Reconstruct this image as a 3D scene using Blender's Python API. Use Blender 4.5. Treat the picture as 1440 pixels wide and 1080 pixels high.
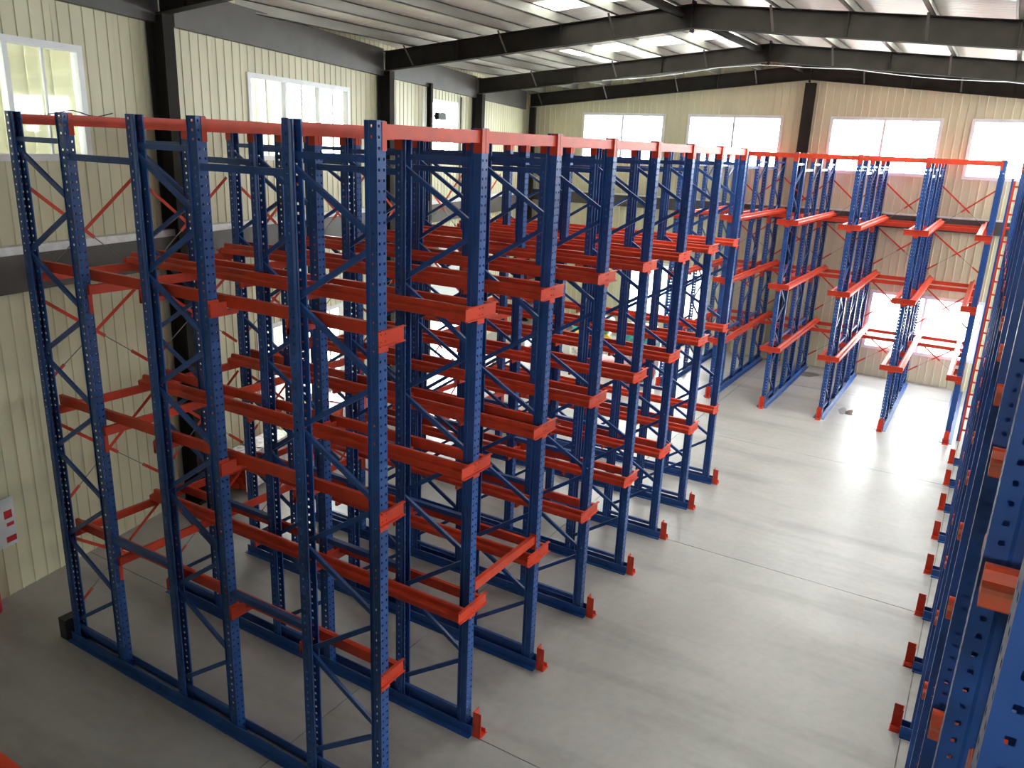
import bpy, math, random
from mathutils import Vector, Matrix
random.seed(7)
S = bpy.context.scene
COL = S.collection
for _o in list(bpy.data.objects):
    bpy.data.objects.remove(_o)

# ------------------------------------------------------------------ camera
F_PX = 1115.6
yaw, pitch, roll = -0.5350, 0.2907, 0.0422
CAM = Vector((3.9064, -4.5567, 5.9675))
fwd = Vector((math.sin(yaw)*math.cos(pitch), math.cos(yaw)*math.cos(pitch), -math.sin(pitch)))
rgt = Vector((math.cos(yaw), -math.sin(yaw), 0))
upv = rgt.cross(fwd)
r2 = math.cos(roll)*rgt + math.sin(roll)*upv
u2 = -math.sin(roll)*rgt + math.cos(roll)*upv
cd = bpy.data.cameras.new('camera')
cam = bpy.data.objects.new('camera', cd)
COL.objects.link(cam)
cam.matrix_world = Matrix(((r2.x, u2.x, -fwd.x, CAM.x), (r2.y, u2.y, -fwd.y, CAM.y), (r2.z, u2.z, -fwd.z, CAM.z), (0, 0, 0, 1)))
cd.sensor_fit = 'HORIZONTAL'
cd.sensor_width = 36.0
cd.lens = F_PX/1440*36
cd.clip_start = 0.05
cd.clip_end = 300
S.camera = cam

# ------------------------------------------------------------------ world, exposure
SKY_STRENGTH = 9.0
EXPOSURE = 1.97
w = bpy.data.worlds.new('overcast_sky')
S.world = w
w.use_nodes = True
bgn = w.node_tree.nodes['Background']
bgn.inputs[0].default_value = (0.93, 0.97, 1.0, 1)
bgn.inputs[1].default_value = SKY_STRENGTH
S.view_settings.view_transform = 'Standard'
S.view_settings.look = 'None'
S.view_settings.exposure = EXPOSURE
S.view_settings.gamma = 1.0
S.view_settings.use_curve_mapping = False


def portal(center, normal, wx, wy):
    """light portal in a window opening (only guides sky sampling, emits nothing itself)"""
    ld = bpy.data.lights.new('window_portal', 'AREA')
    ld.shape = 'RECTANGLE'
    ld.size, ld.size_y = wx, wy
    ld.cycles.is_portal = True
    o = bpy.data.objects.new('window_portal', ld)
    COL.objects.link(o)
    n = Vector(normal).normalized()
    o.location = center
    o.rotation_euler = n.to_track_quat('-Z', 'Y' if abs(n.z) < .5 else 'X').to_euler()


# ------------------------------------------------------------------ materials
def new_mat(name):
    m = bpy.data.materials.new(name)
    m.use_nodes = True
    nt = m.node_tree
    b = nt.nodes['Principled BSDF']
    return m, nt, b


def paint(name, col, rough=.4, var=.12, scale=6, metal=0., bump=0., stretch=(1, 1, 1), dirt=None):
    m, nt, b = new_mat(name)
    tc = nt.nodes.new('ShaderNodeTexCoord')
    mp = nt.nodes.new('ShaderNodeMapping')
    mp.inputs['Scale'].default_value = stretch
    nz = nt.nodes.new('ShaderNodeTexNoise')
    nz.inputs['Scale'].default_value = scale
    nz.inputs['Detail'].default_value = 6
    rp = nt.nodes.new('ShaderNodeValToRGB')
    d = dirt or tuple(c*(1-2*var) for c in col)
    rp.color_ramp.elements[0].color = (*d, 1)
    rp.color_ramp.elements[0].position = .3
    rp.color_ramp.elements[1].color = (*[min(1, c*(1+var)) for c in col], 1)
    rp.color_ramp.elements[1].position = .62
    nt.links.new(tc.outputs['Object'], mp.inputs[0])
    nt.links.new(mp.outputs[0], nz.inputs['Vector'])
    nt.links.new(nz.outputs[0], rp.inputs[0])
    nt.links.new(rp.outputs[0], b.inputs['Base Color'])
    b.inputs['Roughness'].default_value = rough
    b.inputs['Metallic'].default_value = metal
    if bump:
        bn = nt.nodes.new('ShaderNodeBump')
        bn.inputs['Strength'].default_value = bump
        bn.inputs['Distance'].default_value = .02
        nt.links.new(nz.outputs[0], bn.inputs['Height'])
        nt.links.new(bn.outputs[0], b.inputs['Normal'])
    return m


M = {}
M['blue'] = paint('blue_powder_coat', (.021, .080, .28), .36, .1, 4)
M['orange'] = paint('orange_powder_coat', (.62, .05, .016), .42, .08, 5)
M['rust_orange'] = paint('worn_orange_coat', (.66, .07, .02), .5, .1, 9, dirt=(.2, .1, .05))
M['clad'] = paint('cream_wall_cladding', (.62, .585, .40), .45, .05, 1.3, stretch=(1, 1, .25))
M['clad_out'] = paint('outer_wall_sheet', (.62, .61, .47), .5, .05, 1.3)
M['brown'] = paint('brown_red_primer_steel', (.026, .022, .019), .8, .12, 3)
M['brown'].node_tree.nodes['Principled BSDF'].inputs['Specular IOR Level'].default_value = .15
M['belt'] = paint('dark_brown_flashing', (.075, .067, .06), .45, .1, 2)
M['foilcap'] = paint('white_insulation_edge', (.70, .70, .70), .5, .08, 9)
M['galv'] = paint('galvanised_steel', (.33, .32, .28), .5, .06, 5, metal=.35, stretch=(1, .2, 1))
M['pvc'] = paint('white_window_frame', (.75, .76, .77), .35, .03, 3)
M['black'] = paint('black_steel', (.012, .012, .013), .5, .1, 5)
M['rod'] = paint('thin_steel_rod', (.25, .24, .22), .4, .1, 5, metal=.7)
M['shutter'] = paint('pale_grey_shutter', (.55, .57, .55), .45, .05, 2)
M['whiteboard'] = paint('pale_sign_board', (.62, .64, .66), .4, .04, 3)
M['signred'] = paint('red_sign_print', (.55, .02, .03), .45, .05, 4)
M['rubber'] = paint('black_rubber_hose', (.02, .02, .02), .6, .1, 4)
M['film'] = paint('white_stretch_film', (.75, .70, .68), .25, .2, 16, bump=.6)
M['cardboard'] = paint('brown_cardboard', (.42, .28, .14), .8, .1, 6)
M['deck'] = paint('chequer_steel_deck', (.22, .21, .20), .5, .12, 8)
M['asphalt'] = paint('pale_concrete_yard', (.45, .44, .42), .8, .08, .6)


def concrete():
    m, nt, b = new_mat('grey_concrete_floor')
    tc = nt.nodes.new('ShaderNodeTexCoord')
    n1 = nt.nodes.new('ShaderNodeTexNoise'); n1.inputs['Scale'].default_value = .55; n1.inputs['Detail'].default_value = 7; n1.inputs['Roughness'].default_value = .6
    n2 = nt.nodes.new('ShaderNodeTexNoise'); n2.inputs['Scale'].default_value = 9; n2.inputs['Detail'].default_value = 8
    mp = nt.nodes.new('ShaderNodeMapping'); mp.inputs['Scale'].default_value = (.25, 1.6, 1)
    n3 = nt.nodes.new('ShaderNodeTexNoise'); n3.inputs['Scale'].default_value = .9; n3.inputs['Detail'].default_value = 5
    geo = nt.nodes.new('ShaderNodeNewGeometry')
    for n in (n1, n2):
        nt.links.new(geo.outputs['Position'], n.inputs['Vector'])
    nt.links.new(geo.outputs['Position'], mp.inputs[0])
    nt.links.new(mp.outputs[0], n3.inputs['Vector'])
    r1 = nt.nodes.new('ShaderNodeValToRGB')
    r1.color_ramp.elements[0].color = (.34, .328, .312, 1); r1.color_ramp.elements[0].position = .32
    r1.color_ramp.elements[1].color = (.435, .422, .405, 1); r1.color_ramp.elements[1].position = .66
    r3 = nt.nodes.new('ShaderNodeValToRGB')
    r3.color_ramp.elements[0].color = (.76, .75, .74, 1); r3.color_ramp.elements[0].position = .33
    r3.color_ramp.elements[1].color = (1, 1, 1, 1); r3.color_ramp.elements[1].position = .5
    r2_ = nt.nodes.new('ShaderNodeValToRGB')
    r2_.color_ramp.elements[0].color = (.94, .94, .94, 1); r2_.color_ramp.elements[0].position = .35
    r2_.color_ramp.elements[1].color = (1, 1, 1, 1); r2_.color_ramp.elements[1].position = .6
    nt.links.new(n1.outputs[0], r1.inputs[0]); nt.links.new(n2.outputs[0], r2_.inputs[0]); nt.links.new(n3.outputs[0], r3.inputs[0])
    mx = nt.nodes.new('ShaderNodeMixRGB'); mx.blend_type = 'MULTIPLY'; mx.inputs[0].default_value = 1
    mx2 = nt.nodes.new('ShaderNodeMixRGB'); mx2.blend_type = 'MULTIPLY'; mx2.inputs[0].default_value = 1
    nt.links.new(r1.outputs[0], mx.inputs[1]); nt.links.new(r2_.outputs[0], mx.inputs[2])
    nt.links.new(mx.outputs[0], mx2.inputs[1]); nt.links.new(r3.outputs[0], mx2.inputs[2])
    nt.links.new(mx2.outputs[0], b.inputs['Base Color'])
    b.inputs['Roughness'].default_value = .34
    return m


M['floor'] = concrete()


def foil():
    m, nt, b = new_mat('silver_insulation_foil')
    geo = nt.nodes.new('ShaderNodeNewGeometry')
    mp = nt.nodes.new('ShaderNodeMapping'); mp.inputs['Scale'].default_value = (1.0, 5.0, 1)
    nz = nt.nodes.new('ShaderNodeTexNoise'); nz.inputs['Scale'].default_value = 2.2; nz.inputs['Detail'].default_value = 6
    nt.links.new(geo.outputs['Position'], mp.inputs[0]); nt.links.new(mp.outputs[0], nz.inputs['Vector'])
    bn = nt.nodes.new('ShaderNodeBump'); bn.inputs['Strength'].default_value = .7; bn.inputs['Distance'].default_value = .06
    nt.links.new(nz.outputs[0], bn.inputs['Height']); nt.links.new(bn.outputs[0], b.inputs['Normal'])
    b.inputs['Base Color'].default_value = (.80, .77, .71, 1)
    b.inputs['Metallic'].default_value = .35
    b.inputs['Roughness'].default_value = .42
    return m


M['foil'] = foil()


def glass():
    m, nt, b = new_mat('clear_window_glass')
    out = nt.nodes['Material Output']
    tr = nt.nodes.new('ShaderNodeBsdfTransparent'); tr.inputs[0].default_value = (.95, .97, .96, 1)
    gl = nt.nodes.new('ShaderNodeBsdfGlossy'); gl.inputs['Roughness'].default_value = .03
    mx = nt.nodes.new('ShaderNodeMixShader'); mx.inputs[0].default_value = .06
    nt.links.new(tr.outputs[0], mx.inputs[1]); nt.links.new(gl.outputs[0], mx.inputs[2])
    nt.links.new(mx.outputs[0], out.inputs[0])
    return m


M['glass'] = glass()


def skylight():
    m, nt, b = new_mat('translucent_skylight_sheet')
    out = nt.nodes['Material Output']
    tl = nt.nodes.new('ShaderNodeBsdfTranslucent'); tl.inputs[0].default_value = (.62, .62, .58, 1)
    df = nt.nodes.new('ShaderNodeBsdfDiffuse'); df.inputs[0].default_value = (.7, .7, .66, 1)
    mx = nt.nodes.new('ShaderNodeMixShader'); mx.inputs[0].default_value = .2
    nt.links.new(tl.outputs[0], mx.inputs[1]); nt.links.new(df.outputs[0], mx.inputs[2])
    nt.links.new(mx.outputs[0], out.inputs[0])
    return m


M['skylight'] = skylight()


def wet():
    m, nt, b = new_mat('wet_puddle')
    b.inputs['Base Color'].default_value = (.12, .115, .10, 1)
    b.inputs['Roughness'].default_value = .05
    return m


M['wet'] = wet()
M['damp'] = paint('damp_dark_stain', (.14, .13, .11), .3, .2, 5)


# ------------------------------------------------------------------ mesh helpers
class MB:
    def __init__(s):
        s.v = []; s.f = []

    def add(s, vs, fs):
        n = len(s.v)
        s.v += [tuple(v) for v in vs]
        s.f += [tuple(i+n for i in f) for f in fs]
        return s

    def box(s, x0, x1, y0, y1, z0, z1):
        vs = [(x, y, z) for z in (z0, z1) for y in (y0, y1) for x in (x0, x1)]
        return s.add(vs, [(0, 2, 3, 1), (4, 5, 7, 6), (0, 1, 5, 4), (2, 6, 7, 3), (0, 4, 6, 2), (1, 3, 7, 5)])

    def bar(s, a, b, w_, h_, up=(0, 0, 1)):
        a = Vector(a); b = Vector(b); d = (b-a).normalized(); u = Vector(up)
        if abs(d.dot(u)) > .99: u = Vector((1, 0, 0))
        sx = d.cross(u).normalized()*(w_/2); sz = sx.cross(d).normalized()*(h_/2)
        vs = [p+i*sx+j*sz for p in (a, b) for i, j in ((-1, -1), (1, -1), (1, 1), (-1, 1))]
        return s.add(vs, [(0, 3, 2, 1), (4, 5, 6, 7), (0, 1, 5, 4), (1, 2, 6, 5), (2, 3, 7, 6), (3, 0, 4, 7)])

    def tube(s, pts, r, n=8, cap=True):
        pts = [Vector(p) for p in pts]; k = len(pts); vs = []
        for i, p in enumerate(pts):
            d = (pts[min(i+1, k-1)]-pts[max(i-1, 0)]).normalized()
            u = Vector((0, 0, 1)) if abs(d.z) < .9 else Vector((1, 0, 0))
            sx = d.cross(u).normalized(); sz = sx.cross(d)
            rr = r[i] if isinstance(r, (list, tuple)) else r
            vs += [p+rr*(math.cos(2*math.pi*j/n)*sx+math.sin(2*math.pi*j/n)*sz) for j in range(n)]
        fs = [(i*n+j, i*n+(j+1) % n, (i+1)*n+(j+1) % n, (i+1)*n+j) for i in range(k-1) for j in range(n)]
        if cap: fs += [tuple(range(n-1, -1, -1)), tuple(range((k-1)*n, k*n))]
        return s.add(vs, fs)

    def prism(s, prof, axis_a, axis_b, to3):
        """extrude a closed 2-D profile between two stations; to3(t, p) gives a 3-D point"""
        n = len(prof)
        vs = [to3(axis_a, p) for p in prof]+[to3(axis_b, p) for p in prof]
        fs = [(i, (i+1) % n, n+(i+1) % n, n+i) for i in range(n)]+[tuple(range(n-1, -1, -1)), tuple(range(n, 2*n))]
        return s.add(vs, fs)

    def mesh(s, name, mat, smooth=False):
        me = bpy.data.meshes.new(name)
        me.from_pydata(s.v, [], s.f)
        me.materials.append(M[mat])
        if smooth:
            me.polygons.foreach_set('use_smooth', [True]*len(me.polygons))
        me.update()
        return me


def link(name, data, parent=None, loc=None, rz=None):
    o = bpy.data.objects.new(name, data)
    COL.objects.link(o)
    if parent: o.parent = parent
    if loc is not None: o.location = loc
    if rz is not None: o.rotation_euler = (0, 0, rz)
    return o


def tag(o, label, cat, group=None):
    o['label'] = label; o['category'] = cat
    if group: o['group'] = group
    return o


def thing(name, label, cat, loc=(0, 0, 0), rz=0, group=None):
    return tag(link(name, None, None, loc, rz), label, cat, group)


def struct(o):
    o['kind'] = 'structure'
    return o


ORD = ['first', 'second', 'third', 'fourth', 'fifth', 'sixth', 'seventh', 'eighth', 'ninth', 'tenth', 'eleventh', 'twelfth', 'thirteenth', 'fourteenth']

# ------------------------------------------------------------------ building shell
RIDGE_X, SLOPE = -1.35, .09
WA, WB = -6.40, -.205               # left wall line x = WA + WB*y
Y_FAR, Y_NEAR, X_RIGHT = 20.0, -9.0, 9.3


def wx(y): return WA+WB*y


def z_bot(x): return 8.08-SLOPE*abs(x-RIDGE_X)     # underside of rafters


def z_top(x): return 8.47-SLOPE*abs(x-RIDGE_X)     # top of rafters


def z_roof(x): return 8.67-SLOPE*abs(x-RIDGE_X)    # foil


# floor slabs with open joints
fl = struct(link('floor', MB().box(-12, 11, -10, 21, -.25, -.02).mesh('floor', 'damp')))
xs = [-12, -1.35, 4.0, 11]
ys = [-10, -4.0, 1.29, 6.74, 12.1, 17.5, 21]
for i in range(3):
    for j in range(6):
        g = .006
        link('concrete_slab', MB().box(xs[i]+g, xs[i+1]-g, ys[j]+g, ys[j+1]-g, -.02, 0).mesh('slab', 'floor'), fl)


def wall(name, O, T, L, N, openings, topfn, rib=.2, sheet_w=1.0):
    """O start (x, y); T unit direction; N inward normal; openings (u0, u1, z0, z1)"""
    O = Vector((*O, 0)); T = Vector((*T, 0)); N = Vector((*N, 0))

    def P(u, z, d): return O+T*u+N*d+Vector((0, 0, z))

    def top(u):
        q = O+T*u
        return topfn(q.x, q.y)

    def zspans(ua, ub):
        um = (ua+ub)/2
        cuts = sorted((z0, z1) for a, b, z0, z1 in openings if a < um < b)
        z = 0; out = []
        for z0, z1 in cuts:
            if z0 > z+1e-4: out.append((z, z0))
            z = z1
        out.append((z, None))
        return out
    edges = sorted({0, L} | {e for o in openings for e in o[:2]})
    mb = MB()
    for ua, ub in zip(edges, edges[1:]):
        for z0, z1 in zspans(ua, ub):
            zt = (top(ua), top(ub)) if z1 is None else (z1, z1)
            vs = [P(ua, z0, -.10), P(ub, z0, -.10), P(ub, zt[1], -.10), P(ua, zt[0], -.10), P(ua, z0, -.02), P(ub, z0, -.02), P(ub, zt[1], -.02), P(ua, zt[0], -.02)]
            mb.add(vs, [(0, 1, 2, 3), (7, 6, 5, 4), (0, 4, 5, 1), (1, 5, 6, 2), (2, 6, 7, 3), (3, 7, 4, 0)])
    root = struct(link(name, mb.mesh(name, 'clad_out')))
    # inner cladding sheets
    n = max(1, round(L/sheet_w)); sw = L/n
    for k in range(n):
        a, b = k*sw+.003, (k+1)*sw-.003
        pts = []
        m_ = max(1, round(sw/rib)); rp_ = (b-a)/m_
        for q in range(m_):
            u0 = a+q*rp_
            pts += [(u0, .0), (u0+rp_*.40, .0), (u0+rp_*.44, .012), (u0+rp_*.56, .012), (u0+rp_*.60, .0)]
        pts.append((b, 0.))
        for e in edges:
            if a+.004 < e < b-.004:
                for (p, dp), (q_, dq) in zip(pts, pts[1:]):
                    if p < e < q_:
                        pts.append((e, dp+(dq-dp)*(e-p)/(q_-p)))
                        break
        pts.sort()
        mb = MB()
        for (ua, da), (ub, db) in zip(pts, pts[1:]):
            if ub-ua < 1e-5: continue
            for z0, z1 in zspans(ua, ub):
                zt = (top(ua), top(ub)) if z1 is None else (z1, z1)
                mb.add([P(ua, z0, da), P(ub, z0, db), P(ub, zt[1], db), P(ua, zt[0], da)], [(0, 1, 2, 3)])
        link('cladding_sheet', mb.mesh('cladding_sheet', 'clad'), root)
    return P


WIN = [0]


def window(P, u0, u1, z0, z1, lights, thin=True, proj_=.03):
    WIN[0] += 1
    nm = 'window_%d' % WIN[0]
    fw = .085

    def bx(ua, ub, za, zb, d0, d1):
        vs = [P(u, z, d) for z in (za, zb) for d in (d0, d1) for u in (ua, ub)]
        return MB().add(vs, [(0, 2, 3, 1), (4, 5, 7, 6), (0, 1, 5, 4), (2, 6, 7, 3), (0, 4, 6, 2), (1, 3, 7, 5)])
    fr = MB()
    for q in ((u0, u1, z0, z0+fw), (u0, u1, z1-fw, z1), (u0, u0+fw, z0+fw, z1-fw), (u1-fw, u1, z0+fw, z1-fw)):
        b_ = bx(*q, -.09, proj_); fr.add(b_.v, b_.f)
    root = struct(link(nm, fr.mesh('window_frame', 'pvc')))
    wl = (u1-u0)/lights
    for i in range(1, lights):
        u = u0+i*wl
        link('mullion', bx(u-.035, u+.035, z0+fw, z1-fw, -.075, proj_-.015).mesh('mullion', 'pvc'), root)
    for i in range(lights):
        a, b = u0+i*wl+(.035 if i else fw), u0+(i+1)*wl-(.035 if i < lights-1 else fw)
        link('pane', bx(a, b, z0+fw, z1-fw, -.05, -.044).mesh('pane', 'glass'), root)
        if thin:
            m_ = (a+b)/2
            link('glazing_bar', bx(m_-.016, m_+.016, z0+fw, z1-fw, -.043, -.012).mesh('glazing_bar', 'pvc'), root)
    c0 = P((u0+u1)/2, (z0+z1)/2, -.13)
    c1 = P((u0+u1)/2, (z0+z1)/2, 1)
    portal(c0, c1-c0, u1-u0, z1-z0)
    return root


# left wall (runs a few degrees off the racks)
kL = math.sqrt(1+WB*WB)
TL = (WB/kL, 1/kL); NL = (1/kL, -WB/kL)


def uL(y): return (y-Y_NEAR)*kL


openL = [(uL(-1.2), uL(2.07), 5.55, 7.0), (uL(5.40), uL(8.65), 5.55, 7.0), (uL(12.5), uL(14.2), 5.55, 7.05),
         (uL(5.30), uL(8.3), .75, 2.55), (uL(12.5), uL(15.0), 0, 3.0)]
PL = wall('wall_left', (wx(Y_NEAR), Y_NEAR), TL, (Y_FAR-Y_NEAR)*kL+.13, NL, openL, lambda x, y: z_roof(x))
window(PL, *openL[0], 3); window(PL, *openL[1], 3); window(PL, *openL[2], 2); window(PL, *openL[3], 3)
# far wall
XL_FAR = wx(Y_FAR)
farw = [(-8.38, -5.53, 5.62, 7.13), (-4.80, -1.95, 5.62, 7.13), (-.67, 2.15, 5.62, 7.13), (2.81, 5.65, 5.62, 7.13), (6.3, 8.9, 5.62, 7.13),
        (1.10, 3.98, .80, 2.48), (-6.30, -3.60, .80, 2.55)]
openF = [(a-XL_FAR, b-XL_FAR, c, d) for a, b, c, d in farw]
PF = wall('wall_far', (XL_FAR, Y_FAR), (1, 0), X_RIGHT-XL_FAR, (0, -1), openF, lambda x, y: z_roof(x))
for i, o_ in enumerate(openF):
    window(PF, *o_, 2, thin=i in (2, 3, 4))
# right wall and near wall (behind the camera)
added_openR = [(20-b_, 20-a_, z0_, z1_) for a_, b_ in ((-.8, 2.4), (5.4, 8.6), (11.8, 14.6), (16.2, 19.2)) for z0_, z1_ in ((5.4, 7.0), (.8, 2.5))]  # unseen windows, added to brighten the aisle and the far wall
PR = wall('wall_right', (X_RIGHT, Y_FAR), (0, -1), Y_FAR-Y_NEAR, (-1, 0), added_openR, lambda x, y: z_roof(x))
for o_ in added_openR: window(PR, *o_, 3)
added_openN = [(2.2, 4.6, 5.4, 7.0)]  # unseen window, added to throw light on the nearest right-hand uprights
PN = wall('wall_near', (X_RIGHT, Y_NEAR), (-1, 0), X_RIGHT-wx(Y_NEAR), (0, 1), added_openN, lambda x, y: z_roof(x))
for o_ in added_openN: window(PN, *o_, 3)

# roller shutter door in the left wall
dr = struct(link('door_1', None))
ua, ub = openL[4][0], openL[4][1]


def pbox(P, ua, ub, za, zb, d0, d1):
    vs = [P(u, z, d) for z in (za, zb) for d in (d0, d1) for u in (ua, ub)]
    return MB().add(vs, [(0, 2, 3, 1), (4, 5, 7, 6), (0, 1, 5, 4), (2, 6, 7, 3), (0, 4, 6, 2), (1, 3, 7, 5)])


link('shutter_box', pbox(PL, ua-.1, ub+.1, 3.0, 3.35, .013, .35).mesh('shutter_box', 'shutter'), dr)
for q in (ua-.06, ub-.04):
    link('guide_rail', pbox(PL, q, q+.10, 0, 3.0, .013, .08).mesh('guide_rail', 'pvc'), dr)
z = 3.0; i = 0
while z > 1.65:
    link('shutter_slat', pbox(PL, ua+.04, ub-.04, z-.098, z, .03-.012*(i % 2), .05).mesh('shutter_slat', 'shutter'), dr)
    z -= .1; i += 1
portal(PL((ua+ub)/2, .82, -.13), Vector((*NL, 0)), ub-ua, 1.64)

# belt of dark flashing along left and far wall
bl = struct(link('trim_1', pbox(PL, 0.1, uL(Y_FAR)-.2, 3.98, 4.44, .013, .20).mesh('belt', 'belt')))
link('insulation_edge', pbox(PL, 0.1, uL(Y_FAR)-.2, 4.44, 4.54, .013, .17).mesh('belt_cap', 'foilcap'), bl)
LF = X_RIGHT-XL_FAR
bf = struct(link('trim_2', pbox(PF, .25, LF-.1, 4.25, 4.60, .013, .16).mesh('belt', 'belt')))
link('insulation_edge', pbox(PF, .25, LF-.1, 4.60, 4.64, .013, .13).mesh('belt_cap', 'foilcap'), bf)

# roof: foil sheets between skylight strips
ce = struct(link('ceiling', None))


def roofpanel(xa, xb, ya, yb, mat, name):
    t = .05
    vs = []
    for zo in (0, t):
        for x, y in ((xa, ya), (xb, ya), (xb, yb), (xa, yb)):
            vs.append((x, y, z_roof(x)+zo))
    return link(name, MB().add(vs, [(0, 3, 2, 1), (4, 5, 6, 7), (0, 1, 5, 4), (1, 2, 6, 5), (2, 3, 7, 6), (3, 0, 4, 7)]).mesh(name, mat), ce)


SKY = {-1: [(8.85, 9.75, 2.6), (13.8, 14.95, 4.7)], 1: [(6.6, 9.6, 7.5), (12.6, 14.95, 7.5)]}   # y0, y1, reach from the ridge
for sgn in (-1, 1):
    e = -11.2 if sgn < 0 else X_RIGHT+.3

    def band(d0, d1, ya, yb, mat, nm, s_=sgn):
        xa, xb = sorted((RIDGE_X+s_*d0, RIDGE_X+s_*d1))
        roofpanel(xa, xb, ya, yb, mat, nm)
    full = abs(e-RIDGE_X)
    y = Y_NEAR-.3
    for y0, y1, reach in SKY[sgn]+[(Y_FAR+.3, None, None)]:
        m_ = max(1, round((y0-y)/1.2)); dy = (y0-y)/m_
        for q in range(m_):
            band(0, full, y+q*dy, y+(q+1)*dy, 'foil', 'roof_sheet')
        if y1 is None: break
        band(0, .35, y0, y1, 'foil', 'roof_sheet')
        m_ = max(1, round((y1-y0)/1.0)); dy = (y1-y0)/m_
        for q in range(m_):
            band(.35, reach, y0+q*dy, y0+(q+1)*dy, 'skylight', 'skylight_sheet')
        band(reach, full, y0, y1, 'foil', 'roof_sheet')
        y = y1
for sgn in (-1, 1):
    for k in range(8):
        x = RIDGE_X+sgn*(.27+1.17*k)
        if x > X_RIGHT-.1: continue
        y1 = Y_FAR if x > XL_FAR else 0
        y0 = Y_NEAR if x > wx(Y_NEAR) else (x-WA)/WB
        if y1-y0 < 1: continue
        mb = MB()
        zt = z_top(x)
        mb.box(x-.005, x+.005, y0, y1, zt, zt+.195)
        mb.box(x-.005, x+.07, y0, y1, zt, zt+.012)
        mb.box(x-.07, x+.005, y0, y1, zt+.183, zt+.195)
        mb.box(x+.06, x+.07, y0, y1, zt, zt+.03)
        link('purlin', mb.mesh('purlin', 'galv'), ce)

# portal rafters
FRAMES_Y = [(-3.0, 'nearest the end wall without windows'), (3.4, None), (10.0, None), (15.35, None), (19.86, None)]
RL = ['steel gable rafter over the access platform', 'dark steel gable rafter, fourth from the back wall',
      'dark steel gable rafter, third from the back wall', 'dark steel gable rafter, second from the back wall with cable beneath',
      'dark steel gable rafter flush against the back wall']
for i, (y, _) in enumerate(FRAMES_Y):
    t = thing('roof_rafter', RL[i], 'rafter', (RIDGE_X, y, z_bot(RIDGE_X)), 0, 'gable rafters')
    zb0 = z_bot(RIDGE_X)
    for sgn, xe in ((-1, wx(y)+.16), (1, X_RIGHT-.05)):
        L_ = abs(xe-RIDGE_X)
        prof = [(-.09, 0), (.09, 0), (.09, .012), (.006, .012), (.006, .378), (.09, .378), (.09, .39), (-.09, .39), (-.09, .378), (-.006, .378), (-.006, .012), (-.09, .012)]
        mb = MB().prism(prof, .008, L_, lambda d, p, s_=sgn: (s_*d, p[0], p[1]-SLOPE*d))
        link('rafter_beam', mb.mesh('rafter_beam', 'brown'), t)
        for k in range(1, 8, 2):
            d = .27+1.17*k
            if d > L_-.4: break
            for dy in (-1, 1):
                if i == 4 and dy > 0: continue
                mb = MB().bar((sgn*d, dy*.09, .02-SLOPE*d), (sgn*d, dy*.42, .38-SLOPE*d), .04, .006)
                link('fly_brace', mb.mesh('fly_brace', 'belt'), t)
        for d in (2.6, 5.0):
            mb = MB().box(sgn*d-.006, sgn*d+.006, -.085, .085, .012-SLOPE*d, .378-SLOPE*d)
            link('stiffener', mb.mesh('stiffener', 'brown'), t)
    mb = MB().box(-.008, .008, -.1, .1, -.07, .45)
    link('ridge_plate', mb.mesh('ridge_plate', 'brown'), t)
    if i < 4:
        y2 = FRAMES_Y[i+1][0]
        for dx_, zz in ((-.22, .25),):
            nm = ['over the access platform', 'above the long block\'s bare end', 'above the middle of the long block', 'in the bay along the back wall'][i]
            s_ = tag(link('ridge_strut', MB().tube([(RIDGE_X+dx_, y+.012, zb0+zz), (RIDGE_X+dx_, y2-.012, zb0+zz)], .07, 10).mesh('ridge_strut', 'brown', True)),
                     'brown round ridge tube between rafters ' + nm, 'roof strut', 'ridge tubes')


# columns
def column(x, y, ang, zt, label, w_=.22, d_=.30, group='steel columns', name='steel_column'):
    prof = [(-d_/2, -w_/2), (-d_/2+.014, -w_/2), (-d_/2+.014, -.006), (d_/2-.014, -.006), (d_/2-.014, -w_/2), (d_/2, -w_/2),
            (d_/2, w_/2), (d_/2-.014, w_/2), (d_/2-.014, .006), (-d_/2+.014, .006), (-d_/2+.014, w_/2), (-d_/2, w_/2)]
    t = thing(name, label, 'column', (x, y, 0), ang, group)
    link('shaft', MB().prism(prof, .02, zt, lambda z_, p: (p[0], p[1], z_)).mesh('column_shaft', 'brown'), t)
    link('base_plate', MB().box(-d_/2-.05, d_/2+.05, -w_/2-.05, w_/2+.05, 0, .02).mesh('column_base', 'brown'), t)
    return t


angL = math.atan2(NL[1], NL[0])
for y, nm in ((-3.0, 'beside the access platform'), (3.35, 'between the two upper side-wall windows'), (9.95, 'between the long racks and roller door'), (15.3, 'past the roller door')):
    column(wx(y)+.19, y, angL, z_bot(wx(y)+.3)-.02, 'brown steel column on side wall ' + nm, group='side wall columns')
column(wx(12.2)+.16, 12.2, angL, z_bot(wx(12.2))-.02, 'slim dark steel post beside the roller shutter door', .12, .12, group=None)
column(XL_FAR+.42, 19.66, angL, z_bot(XL_FAR)-.01, 'brown steel column in the corner of side and back walls', .16, .2, group=None)
column(-1.3, 19.885, math.pi/2, z_bot(-1.3)-.08, 'brown steel column in the middle of the back wall', .28, .17, group=None)
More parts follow.
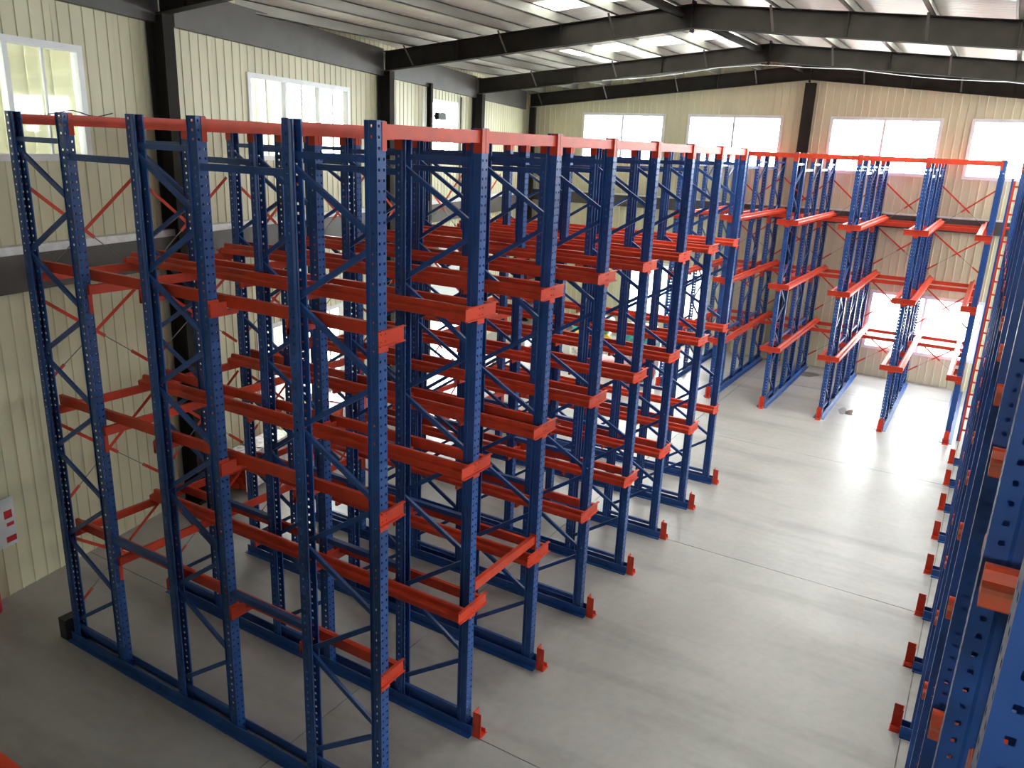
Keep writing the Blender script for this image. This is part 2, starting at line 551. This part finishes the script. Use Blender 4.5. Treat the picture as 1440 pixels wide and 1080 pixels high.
# eave beam along the left wall
eb = MB()
prev = None
ysx = [-2.85, 3.36, 3.64, 9.9, 10.2, 15.2, 15.5, 19.4]
for ya, yb, nm in ((-2.85, 3.36, 'over the first upper window'), (3.66, 9.9, 'over the wide upper window'), (10.2, 15.2, 'over the roller door'), (15.5, 19.5, 'next to the back wall')):
    mb = MB(); vs = []
    for y in (ya, yb):
        zz = z_bot(wx(y))-.10
        for d, h in ((.02, 0), (.14, 0), (.14, .56), (.02, .56)):
            q = PL(uL(y), zz+h, d); vs.append(q)
    mb.add(vs, [(0, 3, 2, 1), (4, 5, 6, 7), (0, 1, 5, 4), (1, 2, 6, 5), (2, 3, 7, 6), (3, 0, 4, 7)])
    tag(link('eave_beam', mb.mesh('eave_beam', 'belt')), 'brown eave beam on side wall ' + nm, 'beam', 'eave beams')

# ------------------------------------------------------------------ racking
D = 1.35
H = 6.106
U = [-4.746, -3.841, -2.790, -1.937, -.860, 0.0]
LV = [4.53, 3.02, 1.48]
HALF = .05


def upright_mesh():
    mb = MB(); xf, xb = .042, -.075; zs = .012
    pitch_, hh = .075, .02

    def quad(a, b, c, d): mb.add([a, b, c, d], [(0, 1, 2, 3)])
    n = int((H-zs)/pitch_)

    def strip(pa, pb, z0, z1):
        quad((*pa, z0), (*pb, z0), (*pb, z1), (*pa, z1))

    def holed(pa, pb):
        z = zs
        for k in range(n):
            strip(pa, pb, z, zs+k*pitch_+.045)
            z = zs+k*pitch_+.045+hh
        strip(pa, pb, z, H)
    yb = [-.05, -.036, -.018, .018, .036, .05]
    for i in range(5):
        (holed if i in (1, 3) else (lambda a, b: strip(a, b, zs, H)))((xf, yb[i]), (xf, yb[i+1]))
    for s in (-1, 1):
        y = s*.05
        strip((xf, y), (.008, y), zs, H); holed((.008, y), (-.012, y)); strip((-.012, y), (-.030, y), zs, H)
        strip((-.030, y), (-.044, s*.036), zs, H)
        strip((-.044, s*.036), (xb, s*.036), zs, H)
        strip((xb, s*.036), (xb, s*.050), zs, H)
    return mb.mesh('upright', 'blue')


ME = {}
ME['upright'] = upright_mesh()
ME['base_plate'] = MB().box(-.07, .07, -.055, .055, 0, .012).mesh('base_plate', 'blue')
# pallet rail profile (outwards, up)
RP = [(.13, -.045), (.17, -.06), (.235, -.06), (.245, -.05), (.245, .0), (.235, .012), (.185, .016), (.178, .055), (.165, .065), (.13, .06)]
for s in (1, -1):
    ME['rail', s] = MB().prism(RP, U[0]-.05, .041, lambda t, p, s_=s: (t, s_*p[0], p[1])).mesh('pallet_rail', 'orange')
    ME['rail_short', s] = MB().prism(RP, U[0]-.05, .036, lambda t, p, s_=s: (t, s_*p[0], p[1])).mesh('pallet_rail', 'rust_orange')
FR = [(.056, 0.0), (.125, 0.0), (.125, .012), (.068, .012), (.068, .11), (.056, .11)]
for s in (1, -1):
    ME['floor_rail', s] = MB().prism(FR, U[0]-.085, .13, lambda t, p, s_=s: (t, s_*p[0], p[1])).mesh('floor_rail', 'blue')
gd = MB().box(.132, .142, -.05, .05, .0, .29)
gd.box(.142, .23, -.05, -.042, .0, .29); gd.box(.142, .23, .042, .05, .0, .06); gd.box(.142, .24, -.065, .065, .0, .01)
ME['guard'] = gd.mesh('end_guard', 'orange')


def arm_mesh(kind, sides):
    """kind 'front' caps the rail ends, 'inner' carries the rails from below; sides is a tuple of -1/+1"""
    mb = MB()
    lo = -.245 if -1 in sides else -.056
    hi = .245 if 1 in sides else .056
    if kind == 'front':
        mb.box(.0435, .0505, lo, hi, -.065, .062)
        mb.box(.0505, .075, lo, hi, -.065, -.057); mb.box(.0505, .075, lo, hi, .054, .062)
        mb.box(.0435, .052, -.056, .056, -.115, -.065)
        for y in (-.026, .026):
            for z_ in (-.03, .03):
                mb.tube([(.0505, y, z_), (.057, y, z_)], .008, 6)
    elif kind == 'behind':
        mb.box(-.125, -.078, lo, hi, -.16, -.062)
    else:
        ilo, ihi = max(lo, -.122), min(hi, .122)
        mb.box(.0435, .0505, -.056, .056, -.115, .035)
        mb.box(.0505, .075, ilo, ihi, -.115, .01)
        mb.box(.0435, .075, lo, hi, -.115, -.062)
    return mb.mesh('support_arm', 'orange')


def brace_mesh(a, b, w_=.045, h_=.03):
    return MB().bar(a, b, w_, h_, (0, 1, 0)).mesh('brace', 'blue')


NODES = [5.78, 5.24, 4.70, 4.15, 3.60, 3.10, 2.50, 2.02, 1.40, .88, .26]
FRAME_BR = []
for fi in range(3):
    xa, xb = U[2*fi], U[2*fi+1]
    L_ = []
    for i in range(len(NODES)-1):
        p0, p1 = (xa+.01, xb-.01) if i % 2 == 0 else (xb-.01, xa+.01)
        dz = .02
        L_.append(('diagonal_brace', brace_mesh((p0, 0, NODES[i]-dz), (p1, 0, NODES[i+1]+dz))))
    for z_ in (5.84, .19):
        L_.append(('horizontal_brace', brace_mesh((xa+.01, 0, z_), (xb-.01, 0, z_), .05, .035)))
    FRAME_BR.append(L_)
SPACERS = []
for a, b in ((1, 2), (3, 4)):
    for z_ in (5.70, 1.64):
        SPACERS.append(MB().box(U[a]+.043, U[b]-.043, -.03, .03, z_-.03, z_+.03).mesh('row_spacer', 'blue'))
ARM = {}


def rack_row(label, group, loc, rz, sides, frames=(0, 1, 2), levels=LV, rear=True, cap=True, end_block=False):
    t = thing('rack_row', label, 'rack', loc, rz, group)
    for fi in frames:
        for q, ang in ((2*fi, math.pi), (2*fi+1, 0)):
            up = link('upright', ME['upright'], t, (U[q], 0, 0), ang)
            link('base_plate', ME['base_plate'], up)
        for nm, me in FRAME_BR[fi]:
            link(nm, me, t)
    for i, me in enumerate(SPACERS):
        if i//2 == 1 or 0 in frames: link('row_spacer', me, t)
    for z_ in levels:
        for s in sides:
            link('pallet_rail', ME['rail' if cap else 'rail_short', s], t, (0, 0, z_))
        for q in range(6):
            if q < 2 and rear: continue
            if q//2 not in frames: continue
            kind = 'front' if q == 5 and cap else 'inner'
            back = q % 2 == 0
            if q == 5 and not cap:
                key = ('behind', tuple(sides))
                if key not in ARM: ARM[key] = arm_mesh(*key)
                link('support_arm', ARM[key], t, (U[q], 0, z_))
                continue
            key = (kind, tuple(-s for s in sides) if back else tuple(sides))
            if key not in ARM: ARM[key] = arm_mesh(*key)
            link('support_arm', ARM[key], t, (U[q], 0, z_), math.pi if back else 0)
    for s in (1, -1):
        link('floor_rail', ME['floor_rail', s], t)
    link('end_guard', ME['guard'], t)
    if end_block:
        link('end_block', MB().box(U[0]-.24, U[0]-.10, -.12, .10, 0, .27).mesh('end_block', 'black'), t)
    return t


# top beams, rear beams, back bracing between two neighbouring rows (local frame: row at y=0, next at y=span)
BM = {}


def top_beam_mesh(span, back):
    k = ('t', round(span, 3), back)
    if k not in BM:
        BM[k] = MB().box(-.025, .025, .054, span-.054, 5.985, 6.085).mesh('top_beam', 'orange')
        f = -1 if back else 1
        for e, yy in enumerate((0, span)):
            s = 1 if e == 0 else -1
            mb = MB()
            ya, yb = sorted((yy+s*.0505, yy+s*.0545))
            mb.box(-.042, .046, ya, yb, 5.90, 6.10)
            xa, xb = sorted((f*.0425, f*.047))
            ya, yb = sorted((yy+s*.004, yy+s*.0545))
            mb.box(xa, xb, ya, yb, 5.90, 6.10)
            BM[k+(e,)] = mb.mesh('end_connector', 'orange')
    return k


def rear_beam_mesh(span, back):
    k = ('r', round(span, 3), back)
    if k not in BM:
        f = -1 if back else 1
        xa, xb = sorted((f*.0435, f*.085))
        BM[k] = MB().box(xa, xb, .002, span-.002, -.16, -.064).mesh('rear_beam', 'orange')
        for e, yy in enumerate((0, span)):
            mb = MB(); xa, xb = sorted((f*.0435, f*.050))
            mb.box(xa, xb, *((.002, .045) if e == 0 else (span-.045, span-.002)), -.36, -.161)
            BM[k+(e,)] = mb.mesh('end_connector', 'orange')
    return k


XP = [(5.43, 4.32), (4.22, 3.22), (2.80, 1.72), (1.35, .36)]


def bracing(label, group, loc, rz, span):
    t = thing('cross_bracing', label, 'bracing', loc, rz, group)
    x0 = U[0]-.096
    for za, zb in XP:
        for d in (0, 1):
            ya, yb = (.03, span-.03) if d == 0 else (span-.03, .03)
            A = Vector((x0-.006*d, ya, za)); B = Vector((x0-.006*d, yb, zb))
            c1 = A.lerp(B, .58); c2 = A.lerp(B, .82)
            link('strap', MB().bar(A, c1, .038, .005, (1, 0, 0)).mesh('strap', 'orange'), t)
            link('strap', MB().bar(c2, B, .038, .005, (1, 0, 0)).mesh('strap', 'orange'), t)
            link('turnbuckle_rod', MB().tube([c1-(B-A)*.02, c2+(B-A)*.02], .006, 6).mesh('rod', 'rod'), t)
    return t


def connect(block, n, pos, rz, span, lane_name, lines, rear=True, grp=''):
    """beams for lane: pos = world location of the row the lane starts from"""
    line_nm = ['at the aisle', 'second from the aisle', 'third from the aisle', 'fourth from the aisle', 'fifth from the aisle', 'at the rear']
    for li in lines:
        q = 5-li
        back = q % 2 == 0
        k = top_beam_mesh(span, back)
        off = Matrix.Rotation(rz, 3, 'Z') @ Vector((U[q], 0, 0))
        o = thing('top_crossbar', 'orange top crossbar %s, %s' % (line_nm[li], lane_name), 'crossbar', Vector(pos)+off, rz, 'top crossbars of the ' + grp)
        link('bar', BM[k], o)
        for e in (0, 1): link('end_connector', BM[k+(e,)], o)
    if rear:
        for lv, lnm in zip(LV, ('top', 'middle', 'lowest')):
            for q, nm in ((0, 'rear'), (1, 'second rear')):
                back = q == 0
                k = rear_beam_mesh(span, back)
                off = Matrix.Rotation(rz, 3, 'Z') @ Vector((U[q], 0, lv))
                o = thing('rear_crossbar', 'orange %s crossbar at %s rail level, %s' % (nm, lnm, lane_name), 'crossbar', Vector(pos)+off, rz, 'rear crossbars of the ' + grp)
                link('bar', BM[k], o)
                for e in (0, 1): link('end_connector', BM[k+(e,)], o)
        bracing('red strap cross bracing behind racks, %s' % lane_name, 'cross bracing of the ' + grp, pos, rz, span)


# long block along the left wall
for k in range(8):
    sides = (1,) if k == 0 else (-1,) if k == 7 else (1, -1)
    rack_row('blue and orange drive-in rack row, %s from the back wall, long rack block' % ORD[7-k], 'rack rows of the long block', (0, k*D, 0), 0, sides, end_block=(k == 0))
    if k < 7:
        connect('long', 7, (0, k*D, 0), 0, D, 'long rack block, %s lane from back wall' % ORD[6-k], range(6), True, 'long rack block')
# block against the far wall (rows run towards the wall)
XA, DX, YF = -1.699, 1.3616, 14.934
for k in range(6):
    x = XA+DX*(k-1)
    sides = (1,) if k == 0 else (-1,) if k == 5 else (1, -1)
    rack_row('blue and orange drive-in rack row of back-wall block, %s from the orange ladder' % ORD[5-k], 'rack rows of the back-wall block', (x, YF, 0), -math.pi/2, sides)
    if k < 5:
        connect('far', 5, (x, YF, 0), -math.pi/2, DX, 'back-wall block, %s lane from orange ladder' % ORD[4-k], range(6), True, 'back-wall rack block')
# block on the right
XR, YR0, DR = 4.11, -.1115, 1.3636
for k in range(-2, 11):
    y = YR0+DR*k
    sides = (-1,) if k == -2 else (1,) if k == 10 else (1, -1)
    rack_row('blue and orange rack row, %s from back wall, block on the ladder side' % ORD[10-k], 'rack rows of the ladder-side block', (XR, y, 0), math.pi, sides, levels=[4.61, 3.10, 1.56], rear=False, cap=False)
    if k > -2:
        connect('right', 12, (XR, y, 0), math.pi, DR, 'ladder-side block, %s lane from back wall' % ORD[10-k], (0, 1), False, 'ladder-side rack block')

# one low beam across the mouth of a lane in the long block
t = thing('lane_crossbar', 'low orange crossbar closing the mouth of one lane in the long block', 'crossbar', (0, D, 1.62))
link('bar', MB().box(-.025, .025, .054, D-.054, .0, .10).mesh('lane_beam', 'orange'), t)
for yy, s in ((0, 1), (D, -1)):
    ya, yb = sorted((yy+s*.0505, yy+s*.0545))
    link('end_connector', MB().box(-.042, .046, ya, yb, -.07, .12).mesh('end_connector', 'orange'), t)

# ------------------------------------------------------------------ ladder
t = thing('ladder', 'tall orange rung ladder with blue side rail beside the back-wall racks', 'ladder', (3.98, 15.2, 0))
link('side_rail', MB().box(-.035, .0, -.04, .04, .0, 5.75).mesh('ladder_rail', 'blue'), t)
link('side_rail', MB().box(.001, .045, -.03, .03, .0, 5.70).mesh('ladder_rail', 'orange'), t)
link('side_rail', MB().box(.42, .465, -.03, .03, .0, 5.70).mesh('ladder_rail', 'orange'), t)
for i in range(20):
    link('rung', MB().box(.045, .42, -.02, .02, .25+i*.28, .29+i*.28).mesh('rung', 'orange'), t)

# ------------------------------------------------------------------ access platform under the camera
t = thing('access_platform', 'steel access platform with orange edge beam, facing the bare end rack row', 'platform', (2.3, -4.7, 0))
link('edge_beam', MB().box(-1.9, 1.9, .93, 1.015, 4.10, 4.255).mesh('edge_beam', 'orange'), t)
link('edge_beam', MB().box(-1.9, 1.9, -1.03, -.93, 4.10, 4.26).mesh('edge_beam', 'orange'), t)
for x in (-1.85, 1.85):
    link('side_beam', MB().box(x-.05, x+.05, -.93, .93, 4.10, 4.24).mesh('side_beam', 'orange'), t)
    for y in (-.98, .98):
        link('leg', MB().box(x-.05, x+.05, y-.045, y+.045, 0, 4.10).mesh('leg', 'blue'), t)
link('deck', MB().box(-1.8, 1.8, -.93, .93, 4.20, 4.235).mesh('deck', 'deck'), t)

# ------------------------------------------------------------------ wall details
t = thing('notice_board', 'pale notice board with red print on the ribbed side wall', 'sign', PL(uL(-.12), 1.03, .014), angL)
link('board', MB().box(0, .02, -.45, .36, -.33, .33).mesh('board', 'whiteboard'), t)
for (ya, yb, za, zb) in ((.21, .32, .05, .16), (.23, .33, -.06, -.01), (.2, .34, -.28, -.20), (-.3, .1, .1, .2), (-.3, .12, -.05, .0), (-.3, .05, -.2, -.14)):
    link('red_mark', MB().box(.0205, .023, ya, yb, za, zb).mesh('red_mark', 'signred'), t)
t = thing('fire_extinguisher', 'red fire extinguisher below the notice board on the floor', 'extinguisher', PL(uL(-.33), 0, .2))
link('cylinder', MB().tube([(0, 0, 0), (0, 0, .03), (0, 0, .54), (0, 0, .60), (0, 0, .64)], [.07, .08, .08, .055, .02], 16).mesh('cylinder', 'signred', True), t)
link('valve', MB().box(-.02, .02, -.02, .02, .64, .69).bar((0, -.02, .70), (0, .06, .72), .02, .015).mesh('valve', 'black'), t)
link('hose', MB().tube([(0, -.03, .67), (0, -.12, .6), (.02, -.13, .45), (.04, -.11, .3)], .012, 8).mesh('hose', 'rubber', True), t)
# floodlight on slim post, conduit on wall
t = thing('floodlight', 'small black floodlight on the slim post by roller door', 'floodlight', (wx(12.2)+.26, 12.29, 6.62))
link('housing', MB().box(-.02, .10, .02, .34, -.08, .08).mesh('housing', 'black'), t)
link('bracket', MB().box(-.02, .01, -.03, .02, -.03, .03).mesh('bracket', 'black'), t)
tag(link('conduit', MB().tube([PL(uL(14.35), 4.6, .05), PL(uL(14.35), 7.2, .05)], .03, 8).mesh('conduit', 'galv', True)), 'grey vertical conduit pipe on wall above roller door', 'pipe')
# white cable slung under the second rafter
pts = []
for i in range(25):
    x = -5.5+i*.5
    pts.append((x, 15.22, z_bot(x)-.02-.05*abs(math.sin(i*.52))))
tag(link('cable', MB().tube(pts, .007, 6).mesh('cable', 'pvc', True)), 'white cable slung beneath the second rafter from back wall', 'cable')
# loose wire on a top beam
pts = [(U[0]+.02, .35+i*.09, 6.094+.05*math.sin(i*.55)**2) for i in range(9)]
tag(link('loose_wire', MB().tube(pts, .006, 6).mesh('wire', 'rubber', True)), 'loose dark wire lying on a top crossbar near the bare end', 'wire')


# ------------------------------------------------------------------ goods on the floor
def rounded(sx, sy, sz, e=.35, nu=20, nv=10, jit=.02):
    mb = MB()

    def sp(v, p): return math.copysign(abs(v)**p, v)
    vs = []
    for j in range(nv+1):
        ph = -math.pi/2+math.pi*j/nv
        for i in range(nu):
            th = 2*math.pi*i/nu
            q = 1+random.uniform(-jit, jit)
            vs.append((sx/2*sp(math.cos(ph), e)*sp(math.cos(th), e)*q, sy/2*sp(math.cos(ph), e)*sp(math.sin(th), e)*q, sz/2+sz/2*sp(math.sin(ph), e)))
    fs = [(j*nu+i, j*nu+(i+1) % nu, (j+1)*nu+(i+1) % nu, (j+1)*nu+i) for j in range(nv) for i in range(nu)]
    return mb.add(vs, fs)


def sack(col, colname, loc, rz, size, place, strap=True):
    key = 'sack_'+colname
    if key not in M:
        M[key] = paint(colname+'_woven_sack', col, .5, .25, 14, bump=.3)
    t = thing('goods_sack', '%s sack %s' % (colname, place), 'sack', loc, rz, 'sacks by the back-wall racks')
    link('bag', rounded(*size).mesh('bag', key, True), t)
    if strap:
        link('printed_band', rounded(size[0]*1.012, size[1]*.30, size[2]*1.01, .3).mesh('band', 'film', True), t, (0, size[1]*.12, 0))


G = [((.72, .68, .58), 'cream', (-5.9, 16.6, 0), .1, (1.2, .95, .45), 'at the bottom of the three-sack pile in the corner'),
     ((.85, .66, .05), 'yellow', (-5.88, 16.58, .465), .3, (1.05, .8, .34), 'squeezed between cream and turquoise sacks'),
     ((.02, .44, .48), 'turquoise', (-5.9, 16.6, .82), .05, (1.15, .85, .42), 'on top of the three-sack pile'),
     ((.10, .55, .55), 'pale teal', (-4.65, 17.35, 0), -.2, (1.0, .8, 1.05), 'standing next to the three-sack pile'),
     ((.75, .42, .42), 'pink', (-5.05, 15.2, 0), .4, (1.15, .7, .45), 'flat on the floor by the three-sack pile'),
     ((.78, .50, .46), 'salmon', (-4.15, 16.2, 0), -.3, (.9, .7, .6), 'between the pink and red sacks'),
     ((.65, .05, .06), 'red', (-3.62, 15.2, 0), .2, (.5, .5, .85), 'standing beside the orange-red bucket'),
     ((.03, .22, .17), 'dark green', (-3.68, 14.5, 0), 0, (.45, .5, .5), 'standing in front of the red sack'),
     ((.70, .70, .66), 'white', (-6.9, 15.3, 0), .5, (1.0, .8, .6), 'alone near the roller door')]
for c_, nm, loc, rz, sz_, pl in G: sack(c_, nm, loc, rz, sz_, pl, nm not in ('dark green',))
t = thing('bucket', 'orange-red plastic bucket beside the dark green sack', 'bucket', (-3.68, 13.95, 0))
link('pail', MB().tube([(0, 0, 0), (0, 0, .02), (0, 0, .30), (0, 0, .32)], [.11, .12, .15, .155], 18).mesh('pail', 'orange', True), t)
link('handle', MB().tube([(.15, 0, .31), (.10, .02, .40), (0, .03, .43), (-.10, .02, .40), (-.15, 0, .31)], .007, 6).mesh('handle', 'rod', True), t)


def bundle(label, y0, y1, off, n_w, n_h, loc_z=0):
    xm = wx((y0+y1)/2)+off
    L_ = y1-y0
    t = thing('wrapped_bundle', label, 'bundle', (xm, (y0+y1)/2, loc_z), angL, 'wrapped beam bundles by the side wall')
    for i in range(n_w):
        for j in range(n_h):
            dx = random.uniform(-.04, .04); 
            b_ = MB().box((i-n_w/2)*.105+.003, (i-n_w/2)*.105+.10, -L_/2+dx, L_/2+dx, .06+j*.105, .06+j*.105+.10)
            link('bar', b_.mesh('bundle_beam', 'orange'), t)
    W_ = n_w*.105/2+.012; T_ = .06+n_h*.105+.008
    for q in (-.36, -.05, .3):
        yy = q*L_; hw = .22+.1*abs(q)
        mb = MB()
        mb.box(-W_-.006, W_, yy-hw, yy+hw, T_, T_+.006); mb.box(-W_-.008, -W_-.002, yy-hw, yy+hw, .06, T_); mb.box(W_-.006, W_, yy-hw, yy+hw, .06, T_)
        link('film_wrap', mb.mesh('film_wrap', 'film'), t)
    for q in (-.4, 0, .4):
        link('timber_block', MB().box(-W_, W_, q*L_-.04, q*L_+.04, 0, .06).mesh('timber_block', 'cardboard'), t)


bundle('film-wrapped bundle of orange bars on the floor under the low side window', 5.6, 8.4, .75, 6, 8)
bundle('short film-wrapped bundle of orange bars near the side-wall column', 3.95, 5.3, .62, 4, 6)


# stains and puddles on the floor
def patch(name, label, cx, cy, rx, ry, mat, cat, seed):
    rnd = random.Random(seed); n = 22; vs = [(0, 0, .002)]
    ph = [rnd.uniform(0, 6.28) for _ in range(3)]
    for i in range(n):
        a = 2*math.pi*i/n
        r = 1+.18*math.sin(2*a+ph[0])+.1*math.sin(3*a+ph[1])+.06*math.sin(5*a+ph[2])
        vs.append((rx*r*math.cos(a), ry*r*math.sin(a), .002))
    mb = MB().add(vs, [(0, i+1, (i+1) % n+1) for i in range(n)])
    tag(link(name, mb.mesh(name, mat), None, (cx, cy, .0)), label, cat)


patch('puddle', 'shiny round puddle on the floor before the back-wall racks', 1.75, 15.85, .24, .36, 'wet', 'puddle', 3)
patch('floor_stain', 'small dark stain beside the shiny puddle', 1.40, 15.85, .10, .28, 'damp', 'stain', 5)
patch('floor_stain', 'long dark stain on the floor near the foot of the back wall', -.1, 18.9, .30, .35, 'damp', 'stain', 8)

# ------------------------------------------------------------------ outside
yd = struct(link('yard_ground', MB().box(-60, 60, -60, 80, -.5, -.26).mesh('yard', 'asphalt')))
t = thing('outbuilding', 'pale yellow clad neighbouring building seen through the side windows', 'building', (wx(0)-3.2, 0, -.26), angL)
link('walls', MB().box(-6, 0, -12, 10.5, 0, 9.6).mesh('outbuilding_wall', 'clad_out'), t)
rib_me = MB().box(0, .03, -.02, .02, 0, 9.6).mesh('wall_rib', 'clad_out')
for i in range(44):
    link('wall_rib', rib_me, t, (0, -11.7+i*.5, 0))
link('roof_edge', MB().box(-6.2, .2, -12.2, 10.7, 9.6, 9.8).mesh('roof_edge', 'belt'), t)
